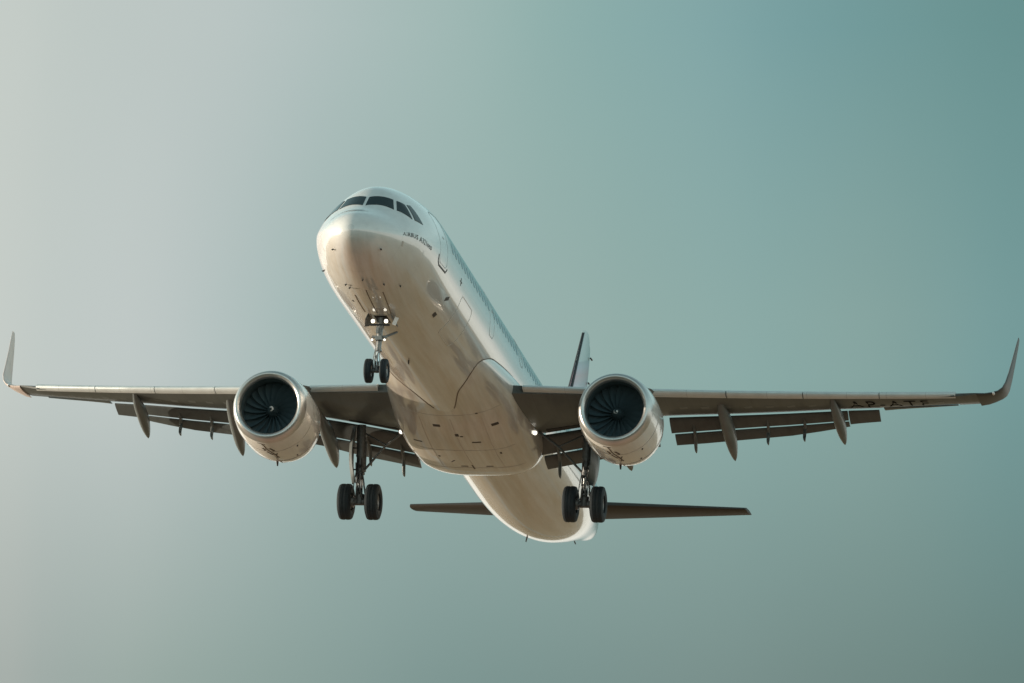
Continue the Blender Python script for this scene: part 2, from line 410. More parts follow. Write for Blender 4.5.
def split_letters(name, bm, m, parent):
    """every letter becomes a part of its own"""
    bm.verts.index_update(); seen = set()
    for v0 in bm.verts:
        if v0 in seen: continue
        st, isl = [v0], set([v0])
        while st:
            v = st.pop()
            for e in v.link_edges:
                w = e.other_vert(v)
                if w not in isl: isl.add(w); st.append(w)
        seen |= isl
        nb = bmesh.new(); mp = {v: nb.verts.new(v.co) for v in isl}
        for f in {f for v in isl for f in v.link_faces}: nb.faces.new([mp[v] for v in f.verts])
        finish(name, nb, m, parent, smooth=80)
    bm.free()

def text_on(name, txt, x0, phi0, h, m, parent, surf=fus, off=.007, slant=0, width=None, tracking=1.08):
    cu = bpy.data.curves.new('t', 'FONT'); cu.body = txt; cu.size = h / .72; cu.space_character = tracking
    cu.resolution_u = 3; cu.offset = .006 * h
    o = bpy.data.objects.new('t', cu); COL.objects.link(o)
    bpy.context.view_layer.update()
    me = bpy.data.meshes.new_from_object(o.evaluated_get(bpy.context.evaluated_depsgraph_get()))
    bpy.data.objects.remove(o); bpy.data.curves.remove(cu)
    bm = bmesh.new(); bm.from_mesh(me); bpy.data.meshes.remove(me)
    bmesh.ops.triangulate(bm, faces=bm.faces)
    wd = max(v.co.x for v in bm.verts); k = (width / wd) if width else 1
    for v in bm.verts: v.co = surf_text(v.co.x * k, v.co.y, x0, phi0, surf, off, slant)
    return split_letters(name, bm, m, parent)
def surf_text(u, v, x0, phi0, surf, off, slant):
    return surf(x0 + u, phi0 + math.degrees((v + u * slant) / 1.75), off)

# cockpit windows: corner lists (x, phi) for the port side, mirrored to starboard
def pz(x, y, z):    # (x, phi) of a skin point from its lateral position and height
    t, b, w, zc = fus_params(x)
    s = (z - zc) / ((t - zc) if z > zc else (zc - b))
    return (x, math.degrees(math.atan2(s, -y / max(w, 1e-4))))
WIN = [ [(1.70, 87.4), (2.12, 43.2), (2.57, 53.8), (2.2, 87.3)],
        [(2.20, 39.6), (2.62, 21.5), (2.86, 41.4), (2.64, 50.0)],
        [(2.76, 20.2), (3.24, 16.2), (3.22, 39.5), (2.99, 40.8)] ]
def build_windows():
    for side in (0, 1):
        for w in WIN:
            c = [(x, (180 - p) if side else p) for x, p in w]
            f = patch('cockpit_window', c, MGL, FUSE, off=.012)
    # cabin windows
    xs = [6.55 + .533 * k for k in range(48)]
    skip = (13.6, 19.0, 26.5)
    bm0 = bmesh.new()
    for side in (0, 1):
        for x in xs:
            if any(abs(x - s) < .35 for s in skip): continue
            bm = bmesh.new(); n = 16
            ring = []
            for k in range(n):
                a = 2 * pi * k / n; ca, sa = cos(a), sin(a)
                u = .125 * math.copysign(abs(ca) ** .7, ca); v = .18 * math.copysign(abs(sa) ** .7, sa)
                ph = 15.5 + math.degrees(v / 2.0)
                ring.append((x + u, 180 - ph if side else ph))
            top = [bm.verts.new(fus(a, b, .006)) for a, b in ring]; bot = [bm.verts.new(fus(a, b, -.01)) for a, b in ring]
            bm.faces.new(top)
            for k in range(n): bm.faces.new((top[k], top[(k+1) % n], bot[(k+1) % n], bot[k]))
            finish('cabin_window', bm, MCAB, FUSE)
    bm0.free()
build_windows()

def outline(bm, x0, x1, p0, p1, w, m=None, surf=fus, r=.12):
    dp = math.degrees(r / 2)
    pts = [(x0 + r, p0), (x1 - r, p0), (x1, p0 + dp), (x1, p1 - dp), (x1 - r, p1), (x0 + r, p1), (x0, p1 - dp), (x0, p0 + dp), (x0 + r, p0)]
    strip_on(bm, pts, w, surf=surf)
def build_doors():
    for side in (0, 1):
        S_ = (lambda x, p, o=0: fus(x, 180 - p, o)) if side else fus
        for x0, x1, a, b, in ((4.62, 5.60, -11, 40), (13.1, 13.85, -10, 40), (18.7, 19.3, 5, 32), (26.1, 26.9, -8, 40), (33.6, 34.4, -6, 40)):
            d = bpy.data.objects.new('x', None); bpy.data.objects.remove(d)
            bm = bmesh.new(); outline(bm, x0, x1, a, b, .018, surf=S_)
            d = finish('cabin_door', bm, mat_line, FUSE)
            bm = bmesh.new(); strip_on(bm, [(x0 + .45, 15.0), (x0 + .62, 15.0)], .06, surf=S_)
            finish('door_handle', bm, mat_line, FUSE)
        if not side:
            bm = bmesh.new(); strip_on(bm, [(4.50, -5), (4.52, -11), (4.68, -14), (5.60, -14), (5.74, -10)], .06, surf=S_)
            finish('door_sill_marking', bm, MBL, FUSE)
mat_line = mat('door_seam', (.50, .57, .58), .5)
build_doors()

text_on('letter', 'AIRBUS A321neo', 1.62, -3.0, .175, MINK, FUSE, slant=-.075, width=2.05)

# ---------------- belly fairing
FAI = [ # x, half width, bottom, exponent
 (13.3, 1.60, -1.72, 2.0), (13.9, 1.735, -1.84, 2.0), (14.6, 1.87, -1.93, 2.05), (15.5, 1.97, -1.97, 2.03), (16.4, 2.07, -2.00, 2.1), (17.3, 2.17, -2.09, 2.25), (18.2, 2.24, -2.24, 2.55), (19.5, 2.29, -2.40, 3.0),
 (21, 2.30, -2.47, 3.4), (22.4, 2.26, -2.47, 3.5), (23.1, 2.17, -2.42, 3.4), (23.8, 2.02, -2.28, 3.2), (24.6, 1.80, -2.05, 2.8), (25.4, 1.5, -1.85, 2.4), (26.2, 1.2, -1.6, 2.0)]
def fair(x, phi, off=0.):
    def p(x, a):
        w, b, n = (interp(FAI, x, k) for k in (1, 2, 3)); c, s = cos(a), sin(a)
        zc = -.83
        b = b + .14
        e = 2 / n
        up = 1.05 if s > 0 else (zc - b)
        es = e if s < 0 else 1.0; 
        return Vector((x, -w * math.copysign(abs(c) ** es, c), zc + up * math.copysign(abs(s) ** es, s)))
    a = radians(phi); q = p(x, a)
    if off:
        dx = p(x + .03, a) - p(x - .03, a); da = p(x, a + .03) - p(x, a - .03)
        n = dx.cross(da).normalized()
        if n.dot(q - Vector((x, 0, -.83))) < 0: n = -n
        q = q + n * off
    return q
def build_fairing():
    bm = bmesh.new(); n = 96
    xs = [13.3 + i * .3 for i in range(44)]
    loft(bm, [[fair(x, 360 * k / n) for k in range(n)] for x in xs])
    f = finish('belly_fairing', bm, MF, ROOT, smooth=50)
    # the seal line where the fairing leaves the round fuselage
    def inside(x, a):
        q = fair(x, a); t, b, w, z = fus_params(x)
        r = sqrt((q.y / w) ** 2 + ((q.z - z) / ((t - z) if q.z > z else (z - b))) ** 2)
        return r < 1.0
    pts = []
    for a in [i * 3 for i in range(-30, 13)]:
        x0 = 13.3; ok = False
        for k in range(400):
            x = 13.35 + k * .012
            if not inside(x, a): ok = True; break
        if ok and k > 0: pts.append((x, a))
    for sgn in (0, 1):
        pp = [(x, (180 - a) if sgn else a) for x, a in pts if not (-90 <= a < -81)]
        bm = bmesh.new(); strip_on(bm, pp, .035, surf=fair, off=.012, sub=2); finish('seal_seam', bm, MSEAM, f)
    return f
FAIR = build_fairing()

# ---------------- wings
def LEx(y): return 16.55 + (y - 1.98) * .525
def TEx(y): return 22.6 + (y - 1.98) * .035 if y < 6.4 else 22.755 + (y - 6.4) * .316
def zL(y): return -1.06 + .1 * y + .0018 * y * y
Z85 = [(1.2, -1.38), (2.1, -1.22), (4, -.84), (6.3, -.43), (9, -.06), (10.7, .19), (12.1, .41), (13.2, .56), (15.3, .88), (17.2, 1.2)]
ZS2 = [(2.0, -1.66), (3.4, -1.39), (4.7, -1.14), (6.5, -.81), (9.06, -.37), (10.6, -.12), (12.3, .18), (13.4, .36)]
ZTE = [(2.0, -1.93), (3.07, -1.72), (4.1, -1.54), (5.9, -1.14), (6.6, -1.06), (9, -.65), (10.6, -.36), (12.3, .08), (13.4, .28)]
TC = [(1.2, .155), (2, .15), (6.4, .118), (17.2, .10)]
def g2(s): return max(0, 10 / 1.0 * (.2969 * sqrt(s) - .126 * s - .3516 * s * s + .2843 * s ** 3 - .1036 * s ** 4)) * 1.0
def wlow(y, s):
    d = .18 if y < 15.8 else .18 - .09 * min(1, (y - 15.8) / .8)
    q = s / .85; t = interp(TC, y) * (TEx(y) - LEx(y))
    a, b = zL(y) - d, interp(Z85, y)
    return a + (b - a) * q - t * .30 * 4 * q * (1 - q) * (1 if q < 1 else .6)
def wup(y, s):
    c = TEx(y) - LEx(y); up = wlow(y, s) + interp(TC, y) * c * g2(s)
    return min(up, max(zL(y) - .06 + s * c * .20, wlow(y, s) + .03)) if s < .55 else up * 1.0
def wring(y, s0, slow, sup, side, n=14):
    c = TEx(y) - LEx(y); x0 = LEx(y); pts = []
    for k in range(n + 1):
        s = s0 + (sup - s0) * ((1 - k / n) ** 1.6); pts.append(Vector((x0 + s * c, side * y, wup(y, s))))
    for k in range(1, n + 1):
        s = s0 + (slow - s0) * ((k / n) ** 1.6); pts.append(Vector((x0 + s * c, side * y, wlow(y, s))))
    return pts
def foil_ring(le, te, nrm, t, n=10):
    """closed aerofoil ring between two points"""
    le, te, nrm = Vector(le), Vector(te), Vector(nrm).normalized(); c = (te - le).length; pts = []
    for k in range(n + 1):
        s = (1 - k / n) ** 1.6; pts.append(le + (te - le) * s + nrm * (t * g2(s) * .62 + .004 * s))
    for k in range(1, n + 1):
        s = (k / n) ** 1.6; pts.append(le + (te - le) * s - nrm * (t * g2(s) * .38 + .004 * s))
    return pts
def ys(a, b, n): return [a + (b - a) * i / n for i in range(n + 1)]

def canoe(name, pts, w, hts, parent, m=MC, side=1):
    """streamlined fairing along pts, half width w, half heights hts"""
    bm = bmesh.new(); rings = []; K = len(pts) - 1; N = 16
    tb = [(i / K, p[0], p[1], p[2]) for i, p in enumerate(pts)]; hb = [(i / K, h) for i, h in enumerate(hts)]
    for i in range(25):
        t = i / 24; x, y, z = (interp(tb, t, k) for k in (1, 2, 3))
        f = max(.02, (sin(pi * t ** 1.2)) ** .6) if 0 < t < 1 else .02
        h = interp(hb, t) * f; ww = w * f
        rings.append([Vector((x, y + ww * cos(2*pi*k/N), z + h * sin(2*pi*k/N))) for k in range(N)])
    loft(bm, rings); return finish(name, bm, m, parent, smooth=60)

def build_wing(side):
    bm = bmesh.new()
    loft(bm, [wring(y, .045, .855, .93, side) for y in ys(1.3, 6.4, 8) + ys(6.6, 13.35, 10)])
    loft(bm, [wring(y, .045 if y < 15.9 else .0, .80, .80, side) for y in ys(13.352, 15.9, 5)])
    rings = [wring(y, .012, 1.0, 1.0, side) for y in ys(15.902, 16.6, 3)]
    loft(bm, rings)
    W = finish('wing', bm, MG, ROOT, smooth=32)
    # slats
    for a, b in ((2.45, 5.0), (6.25, 8.7), (8.73, 11.1), (11.13, 13.5), (13.53, 15.93)):
        bm = bmesh.new(); R = []
        for y in ys(a, b, 5):
            c = TEx(y) - LEx(y); x0 = LEx(y); z0 = zL(y); k = .9 + .012 * (16 - y)
            sec = [(.15*c, .02), (.09*c, .025), (.045*c, .01), (.018*c, -.03), (.004*c, -.07), (0, -.105), (.006*c, -.14), (.025*c, -.175), (.06*c, -.205), (.088*c, -.22), (.086*c, -.205), (.05*c, -.14), (.055*c, -.06), (.10*c, -.015)]
            R.append([Vector((x0 + u, side * y, z0 + v * k)) for u, v in sec])
        loft(bm, R); finish('slat', bm, MS, W, smooth=38)
    # flaps: a forward element and a rear tab, inboard and outboard of the kink
    def fl(a, b, s0, s1, z0, z1, t, name, dz0=-.10, dz1=.0, m=MFL):
        bm = bmesh.new(); R = []
        for y in ys(a, b, 6):
            c = TEx(y) - LEx(y); x0 = LEx(y)
            le = Vector((x0 + s0*c, side*y, interp(z0, y) + dz0)); te = Vector((x0 + s1*c, side*y, interp(z1, y) + dz1))
            d = te - le; nrm = Vector((-d.z, 0, d.x))
            R.append(foil_ring(le, te, nrm, t * d.length))
        loft(bm, R)
        # bright bare nose on the first few strips round the leading edge
        o = finish(name, bm, m, W, smooth=40, mats=[m, MFE]); return o
    for a, b in ((2.08, 6.05), (6.5, 12.25)):
        fl(a, b, .875, 1.045, Z85, ZS2, .17, 'flap', dz0=-.05, dz1=.0)
        fl(a + .1, b, 1.062, 1.20, ZS2, ZTE, .16, 'flap_tab', dz0=-.03)
    fl(12.28, 13.28, .875, 1.14, Z85, ZTE, .13, 'flap', dz0=-.05, dz1=.03)
    fl(13.45, 15.85, .815, 1.0, [(13, .53), (15.3, .86), (17, 1.13)], [(13, .53), (13.5, .65), (15.3, .95), (17, 1.25)], .12, 'aileron', dz0=-.02, dz1=-.035)
    # big canoe fairings, then the small tab hinge fairings
    s = side
    canoe('flap_track_fairing', [(22.0, 12.0*s, .30), (22.7, 12.02*s, .06), (23.6, 12.05*s, -.08), (24.4, 12.08*s, -.28), (25.1, 12.11*s, -.59)], .18, [.1, .22, .29, .30, .14], W)
    canoe('flap_track_fairing', [(20.6, 8.38*s, -.12), (21.4, 8.42*s, -.42), (22.4, 8.46*s, -.66), (23.4, 8.5*s, -1.0), (24.2, 8.52*s, -1.43)], .21, [.1, .27, .35, .36, .16], W)
    canoe('flap_track_fairing', [(19.4, 4.95*s, -.95), (20.4, 5.0*s, -1.2), (21.6, 5.03*s, -1.35), (22.8, 5.06*s, -1.62), (23.6, 5.09*s, -1.97)], .22, [.1, .28, .36, .37, .16], W)
    for (y, tx, tz) in ((10.82, 24.5, -.66), (9.63, 24.2, -.87), (7.25, 23.8, -1.28), (3.86, 23.5, -1.93), (2.69, 23.5, -2.29)):
        c = TEx(y) - LEx(y); z0 = interp(ZS2, y)
        canoe('tab_hinge_fairing', [(LEx(y) + .93*c, y*s, interp(Z85, y) - .18), (LEx(y) + 1.0*c, y*s, z0 + .02), (LEx(y) + 1.08*c, y*s, z0 - .12), (tx - .2, y*s, tz + .14), (tx, y*s, tz)], .062, [.05, .1, .15, .14, .06], W)
    # winglet
    bm = bmesh.new()
    z0 = zL(16.6)
    st = [(LEx(16.6) + .01, 16.6, z0 - .07, 1.70, 8, .05), (24.46, 16.85, z0 - .01, 1.66, 13, .09), (24.62, 17.08, z0 + .07, 1.60, 24, .13), (24.80, 17.27, z0 + .19, 1.50, 42, .13), (24.97, 17.40, z0 + .36, 1.38, 60, .08),
          (25.15, 17.48, z0 + .60, 1.24, 76, .04), (25.55, 17.53, z0 + 1.05, 1.02, 84, 0), (26.05, 17.59, 2.80, .76, 85, 0), (26.50, 17.65, 3.45, .50, 85, 0), (26.70, 17.675, 3.70, .30, 85, 0)]
    R = []
    for x, y, z, c, ang, up in st:
        a = radians(ang); nrm = Vector((0, -side * sin(a), cos(a)))
        le = Vector((x, side*y, z - .02)); te = le + Vector((c, 0, up))
        R.append(foil_ring(le, te, nrm, .085 * c))
    loft(bm, R); finish('winglet', bm, MWS if side > 0 else MWL, W, smooth=40)  # one winglet gets a lit tone, the other a shaded one
    # navigation lamp at the winglet root
    bm = bmesh.new(); lathe(bm, [(0, .001), (.02, .035), (.08, .05), (.2, .04), (.3, .001)], (24.60, side*17.12, zL(16.6) + .06), n=12); finish('navigation_light', bm, MWH, W)
    # pylon
    bm = bmesh.new(); R = []
    for x, zt, zb, w in ((16.6, -.70, -1.0, .03), (17.2, -.52, -1.1, .16), (18.0, -.48, -1.2, .2), (19.0, -.55, -1.35, .21), (20.2, -.6, -1.25, .2), (21.2, -.6, -1.05, .14), (22.0, -.6, -.85, .03)):
        R.append([Vector((x, side*5.77 + a*w, zb + (zt - zb)*b)) for a, b in ((-1, 0), (-1, .5), (-1, 1), (1, 1), (1, .5), (1, 0), (.5, -.06), (-.5, -.06))])
    loft(bm, R); finish('pylon', bm, MW, W, smooth=40)
    # dark patch painting the main gear bay's shade onto the wing underside
    def wsurf(x, ph, off=0): # ph is used as the span position
        y = ph; c = TEx(y) - LEx(y); return Vector((x, side*y, wlow(y, (x - LEx(y)) / c) - off))
    patch('gear_bay_shade', [(21.0, 2.55), (21.72, 2.5), (21.75, 4.35), (21.2, 4.25)], MDK, W, off=.012, surf=wsurf)
    for k in range(13):
        y = 7.2 + k * .68; sc_ = .42; c = TEx(y) - LEx(y); xm = LEx(y) + sc_ * c
        patch('access_panel', [(xm - .15, y - .13), (xm + .15, y - .13 + .02), (xm + .17, y + .13), (xm - .13, y + .13)], MPAN, W, off=.004, nu=2, nv=2, surf=wsurf, thick=.002)
    # landing light at the wing root
    bm = bmesh.new(); c = Vector((20.50, side*2.28, -1.50)); d = Vector((-1, 0, -.12))
    lathe(bm, [(-.12, .03), (-.08, .07), (0, .095), (.02, .095)], c, d, n=20); lathe(bm, [(.02, .095), (.0, .07)], c, d, n=20)
    o = finish('landing_light', bm, MST, W)
    bm = bmesh.new(); lathe(bm, [(.012, .001), (.012, .068)], c, d, n=20); finish('landing_light_lens', bm, MLAMP, W)
    return W
MPAN = mat('access_panel_paint', (.140, .160, .160), .45)
MWL = mat('winglet_shaded_tone', (.05, .052, .05), .4, spec=.3, vary=(2, .1))  # port winglet's shade put into its base colour
MWS = mat('winglet_lit_tone', (.70, .60, .56), .4, vary=(2, .1))  # starboard winglet's light put into its base colour
WS = build_wing(1); WP = build_wing(-1)

# ---- registration under the port wing: letters stand with their heads to the leading edge
def reg():
    def ws(u, v, off=.012):
        y = u; s = v; c = TEx(y) - LEx(y); return Vector((LEx(y) + s * c, -y, wlow(y, s) - off))
    cu = bpy.data.curves.new('t', 'FONT'); cu.body = 'AP-ATF'; cu.size = 1.0; cu.space_character = 1.25; cu.resolution_u = 3
    o = bpy.data.objects.new('t', cu); COL.objects.link(o); bpy.context.view_layer.update()
    me = bpy.data.meshes.new_from_object(o.evaluated_get(bpy.context.evaluated_depsgraph_get()))
    bpy.data.objects.remove(o); bm = bmesh.new(); bm.from_mesh(me); bmesh.ops.triangulate(bm, faces=bm.faces)
    w = max(v.co.x for v in bm.verts)
    for v in bm.verts:
        y = 12.45 + v.co.x / w * 2.55; v.co = ws(y, .62 - v.co.y / .72 * .42)
    split_letters('registration_letter', bm, MINK2, WP)
reg()

# ---------------- engines
def build_engine(side):
    C = Vector((15.5, side * 5.78, -1.95)); ax = Vector((1, 0, -.012))
    bm = bmesh.new()
    # outer cowl
    lathe(bm, [(.30, 1.232), (.5, 1.265), (.9, 1.305), (1.5, 1.33), (2.1, 1.315), (2.7, 1.23), (3.2, 1.09), (3.6, .96), (3.62, .90), (3.2, .92), (2.6, .95)], C, ax, n=72)
    E = finish('engine', bm, MN, ROOT, smooth=40)
    bm = bmesh.new()
    lathe(bm, [(.31, 1.237), (.2, 1.215), (.1, 1.18), (.04, 1.145), (.01, 1.11), (0, 1.08), (.01, 1.045), (.04, 1.005), (.09, .97), (.14, .955), (.2, .948)], C, ax, n=72)
    finish('inlet_lip', bm, MLIP, E, smooth=60)
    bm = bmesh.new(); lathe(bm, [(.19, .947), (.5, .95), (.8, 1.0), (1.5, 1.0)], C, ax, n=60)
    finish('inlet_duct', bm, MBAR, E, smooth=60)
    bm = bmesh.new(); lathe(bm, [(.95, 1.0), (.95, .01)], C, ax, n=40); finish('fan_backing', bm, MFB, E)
    bm = bmesh.new(); nb = 20
    for k in range(nb):
        a0 = 2 * pi * k / nb + .1; rows = []
        for j in range(9):
            t = j / 8; r = .20 + t * .795; tw = radians(22 + 30 * t); ch = .20 + .17 * sin(pi * min(1, t * .8 + .15)); sw = .03 * t ** 2 - .02 * sin(pi * t)
            cen = a0 + sw * .5
            row = []
            for q in (-1, -.5, 0, .5, 1):
                da = q * ch * sin(tw) / r * .62; dx = .90 - sw * .2 + (q * ch * cos(tw)) * .55 * .8 + .02 * (1 - q * q)
                an = cen + da * (1)
                row.append(C + Vector((dx, r * cos(an), r * sin(an))))
            rows.append(row)
        loft(bm, rows, cap=False, closed=False)
    o = finish('fan', bm, MFAN, E, smooth=80)
    bm = bmesh.new(); lathe(bm, [(.42, .002), (.46, .05), (.56, .115), (.71, .17), (.88, .21), (1.0, .22)], C, ax, n=36); finish('spinner', bm, MSPN, E, smooth=60)
    # white comma painted on the spinner
    bm = bmesh.new(); rows = []
    prof = [(.002, .42), (.05, .46), (.115, .56), (.17, .71)]
    for j in range(22):
        t = j / 21; an = (.4 if side > 0 else 2.3) + t * 4.6; r = .025 + .06 * t; wd = .018 * sin(pi * (.12 + .86 * t))+.006
        row = []
        for q in (-1, 1):
            rr = max(.004, r + q * wd); x = interp(prof, rr) - .006; row.append(C + Vector((x, rr * cos(an), rr * sin(an))))
        rows.append(row)
    loft(bm, rows, cap=False, closed=False); finish('spinner_marking', bm, MWH, E)
    # core nozzle and plug
    bm = bmesh.new(); lathe(bm, [(2.6, .72), (3.4, .66), (4.1, .5), (4.12, .46), (3.6, .5), (3.0, .5)], C, ax, n=40); lathe(bm, [(3.3, .34), (4.0, .3), (4.5, .12), (4.65, .01)], C, ax, n=30)
    finish('exhaust_nozzle', bm, MEX, E)
    # nacelle surface for decals: (distance aft, degrees from keel)
    prof2 = [(.30, 1.232), (.5, 1.265), (.9, 1.305), (1.5, 1.33), (2.1, 1.315), (2.7, 1.23), (3.2, 1.09), (3.6, .96)]
    def ns(x, ph, off=0):
        r = interp(prof2, x) + off; a = radians(ph); return C + Vector((x, r * sin(a), -r * cos(a) - .012*x))
    # cowl split lines
    bm = bmesh.new(); strip_on(bm, [(1.05, p) for p in range(-150, 151, 10)], .018, surf=ns, sub=2); finish('cowl_seam', bm, MSEAM2, E)
    bm = bmesh.new(); strip_on(bm, [(2.25, p) for p in range(-150, 151, 10)], .018, surf=ns, sub=2); strip_on(bm, [(1.05, 0), (2.25, 0), (3.5, 0)], .016, surf=ns); finish('cowl_seam', bm, MSEAM2, E)
    # small dark emblem under the cowl: a bar, a long crooked stroke and two short leaves
    bm = bmesh.new()
    for sg in (0,):
        strip_on(bm, [(.40, 17), (.41, 5)], .035, surf=ns, off=.008)
        strip_on(bm, [(.42, 10), (.62, 7), (.80, 6), (1.02, 3), (1.35, -2), (1.75, -5)], .04, surf=ns, off=.008)
        strip_on(bm, [(.78, 12), (.95, 9), (1.0, 10)], .06, surf=ns, off=.008)
        strip_on(bm, [(.74, 1), (.96, -4), (1.0, -3)], .075, surf=ns, off=.008)
        strip_on(bm, [(1.1, 8), (1.25, 5), (1.4, 1)], .035, surf=ns, off=.008)
        strip_on(bm, [(1.25, -6), (1.5, -3), (1.75, -2)], .035, surf=ns, off=.008)
    finish('cowl_emblem', bm, MTAN2, E)
    # latches, drain mast and vents
    bm = bmesh.new()
    for xx, pp in ((1.3, 52), (1.55, 46), (1.9, 58), (2.4, 50), (1.2, -38), (2.0, -30)):
        strip_on(bm, [(xx, pp), (xx + .09, pp + 1)], .05, surf=ns, off=.008)
    finish('cowl_vent', bm, MBL, E)
    bm = bmesh.new(); q = ns(2.35, 4); tube(bm, [q + Vector((0, 0, .05)), q + Vector((.08, 0, -.14))], [.05, .025], n=10); finish('drain_mast', bm, MBL, E)
    # strakes on the upper shoulders of the cowl
    for sg in (-1, 1):
        a = 180 - 48 * sg if 0 else 132
        bm = bmesh.new()
        p0, p1, p2, p3 = ns(1.35, sg*143), ns(2.35, sg*143), ns(2.3, sg*143, .22), ns(1.85, sg*143, .14)
        nn = (p1 - p0).cross(p2 - p0).normalized() * .012
        loft(bm, [[p0 + nn, p1 + nn, p2 + nn, p3 + nn], [p0 - nn, p1 - nn, p2 - nn, p3 - nn]]); finish('strake', bm, MG, E)
    return E
MSEAM2 = mat('cowl_joint', (.50, .44, .40), .6)
MTAN2 = mat('emblem_ink', (.10, .075, .06), .5)
ES = build_engine(1); EP = build_engine(-1)

# ---------------- tail
def build_tail(side):
    bm = bmesh.new(); R = []
    for t in [i / 8 for i in range(9)] + [1.02]:
        y = .3 + (6.22 - .3) * min(t, 1.0) + (.04 if t > 1 else 0)
        le = Vector((38.25 + (y - .3) * .60, side*y, .57 + y * .135)); c = 4.1 + (1.55 - 4.1) * min(t, 1)
        if t > 1: le.x += .15; c -= .35
        te = le + Vector((c, 0, c * .115)); nrm = Vector((-.115, 0, 1))
        R.append(foil_ring(le, te, nrm, .095 * c))
    loft(bm, R); o = finish('tailplane', bm, MTP, ROOT, smooth=32)
    bm = bmesh.new(); R = []
    return o
MTP = mat('tailplane_grey_paint', (.055, .047, .041), .55, spec=.2, vary=(1.5, .15), lines=(1, 1.3, .014, .25))
build_tail(1); build_tail(-1)
def fin_surface(x_off=0): pass
def build_fin():
    def st(z):
        t = (z - 1.5) / (7.9 - 1.5); return 36.1 + (41.15 - 36.1) * t, 41.7 + (42.9 - 41.7) * t
    bm = bmesh.new(); R = []
    hinge = .70
    def ring(z, s0, s1, extra=0):
        a, b = st(z); c = b - a; n = 12; P = []
        for k in range(n + 1):
            s = s0 + (s1 - s0) * (1 - k / n) ** 1.5; P.append(Vector((a + c*s + extra, -.052*c*g2(s) - .003, z)))
        for k in range(1, n + 1):
            s = s0 + (s1 - s0) * (k / n) ** 1.5; P.append(Vector((a + c*s + extra, .052*c*g2(s) + .003, z)))
        return P
    zs = [1.5, 2.5, 3.5, 4.5, 5.5, 6.5, 7.35]
    R = [ring(z, 0, hinge) for z in zs]
    for z, s, e in ((7.7, 0, hinge), (7.88, .015, .52), (7.98, .05, .36)):
        R.append(ring(z, s, e))
    loft(bm, R); F = finish('tail_fin', bm, MFIN, ROOT, smooth=32)
    bm = bmesh.new(); R = [ring(z, hinge + .006, 1.0) for z in zs] + [ring(7.55, hinge + .006, .93), ring(7.66, hinge + .006, .82)]
    loft(bm, R); finish('rudder', bm, MFIN, F, smooth=32)
    bm = bmesh.new()
    R = []
    for z in zs + [7.7, 7.86]:
        a, b = st(z); c = b - a
        R.append([Vector((a + c*s - .006, sg * (.052*c*g2(s) + .006), z)) for sg, s in ((-1, .035), (-1, .015), (-1, .003), (1, .003), (1, .015), (1, .035))])
    loft(bm, R, cap=True); finish('leading_edge_strip', bm, MBL, F, smooth=60)
    for z in (7.3, 6.3, 5.3):
        a, b = st(z); bm = bmesh.new(); tube(bm, [(b - .15, -.06, z), (b + .12, -.07, z)], .03, n=8); finish('rudder_hinge', bm, MBL, F)
    return F
def fin_mat():
    m = mat('fin_paint', (.6, .62, .66), .3, coat=.6)
    nt = m.node_tree; N = nt.nodes; L = nt.links; p = N['Principled BSDF']
    tc = N.new('ShaderNodeTexCoord'); sp = N.new('ShaderNodeSeparateXYZ'); L.new(tc.outputs['Object'], sp.inputs[0])
    a = N.new('ShaderNodeMath'); a.operation = 'MULTIPLY_ADD'; L.new(sp.outputs[0], a.inputs[0]); a.inputs[1].default_value = -.32; L.new(sp.outputs[2], a.inputs[2])
    r = N.new('ShaderNodeMapRange'); L.new(a.outputs[0], r.inputs[0]); r.inputs[1].default_value = -8.0; r.inputs[2].default_value = -5.0
    cr = N.new('ShaderNodeValToRGB'); L.new(r.outputs[0], cr.inputs[0]); e = cr.color_ramp.elements
    e[0].position = 0; e[0].color = (.55, .58, .66, 1); e[1].position = 1; e[1].color = (.44, .56, .57, 1)
    for pz_, c in ((.24, (.52, .46, .56, 1)), (.36, (.56, .33, .39, 1)), (.46, (.40, .41, .52, 1)), (.525, (.30, .37, .44, 1)), (.55, (.44, .56, .57, 1))):
        k = e.new(pz_); k.color = c
    L.new(cr.outputs[0], p.inputs['Base Color']); return m
MFIN = fin_mat()
build_fin()

# ---------------- landing gear
def wheel(parent, c, r, w, rimr, outer, n=48):
    c = Vector(c); ax = (0, 1, 0); h = w / 2
    bm = bmesh.new()
    tr = [(-h*.5, rimr), (-h*.86, rimr + .02), (-h, rimr + (r-rimr)*.35), (-h*.98, rimr + (r-rimr)*.62), (-h*.82, r*.955), (-h*.62, r*.993), (-h*.44, r), (-h*.42, r-.012), (-h*.37, r-.012), (-h*.35, r), (-h*.13, r), (-h*.11, r-.012), (-h*.06, r-.012)]
    tr = tr + [(-a, b) for a, b in reversed(tr)]
    lathe(bm, tr, c, ax, n=n); t = finish('tyre', bm, MTY, parent, smooth=40)
    bm = bmesh.new()
    for sg in (-1, 1):
        lathe(bm, [(sg*h*.5, rimr+.004), (sg*h*.62, rimr*.97), (sg*h*.55, rimr*.86), (sg*h*.3, rimr*.8), (sg*h*.22, rimr*.5), (sg*h*.3, rimr*.42), (sg*h*.62, rimr*.34), (sg*h*.7, rimr*.2), (sg*h*.7, .002)], c, ax, n=36)
        for k in range(9):
            a = 2*pi*k/9; q = c + Vector((rimr*.66*cos(a), sg*h*.30, rimr*.66*sin(a)))
            lathe(bm, [(-sg*.0, rimr*.12), (sg*.015, rimr*.12), (sg*.015, .001)], q, ax, n=10, mi=1)
    finish('rim', bm, MRIM, parent, mats=[MRIM, MBL])
def grp(name):
    o = bpy.data.objects.new(name, None); COL.objects.link(o); o.parent = ROOT; return o

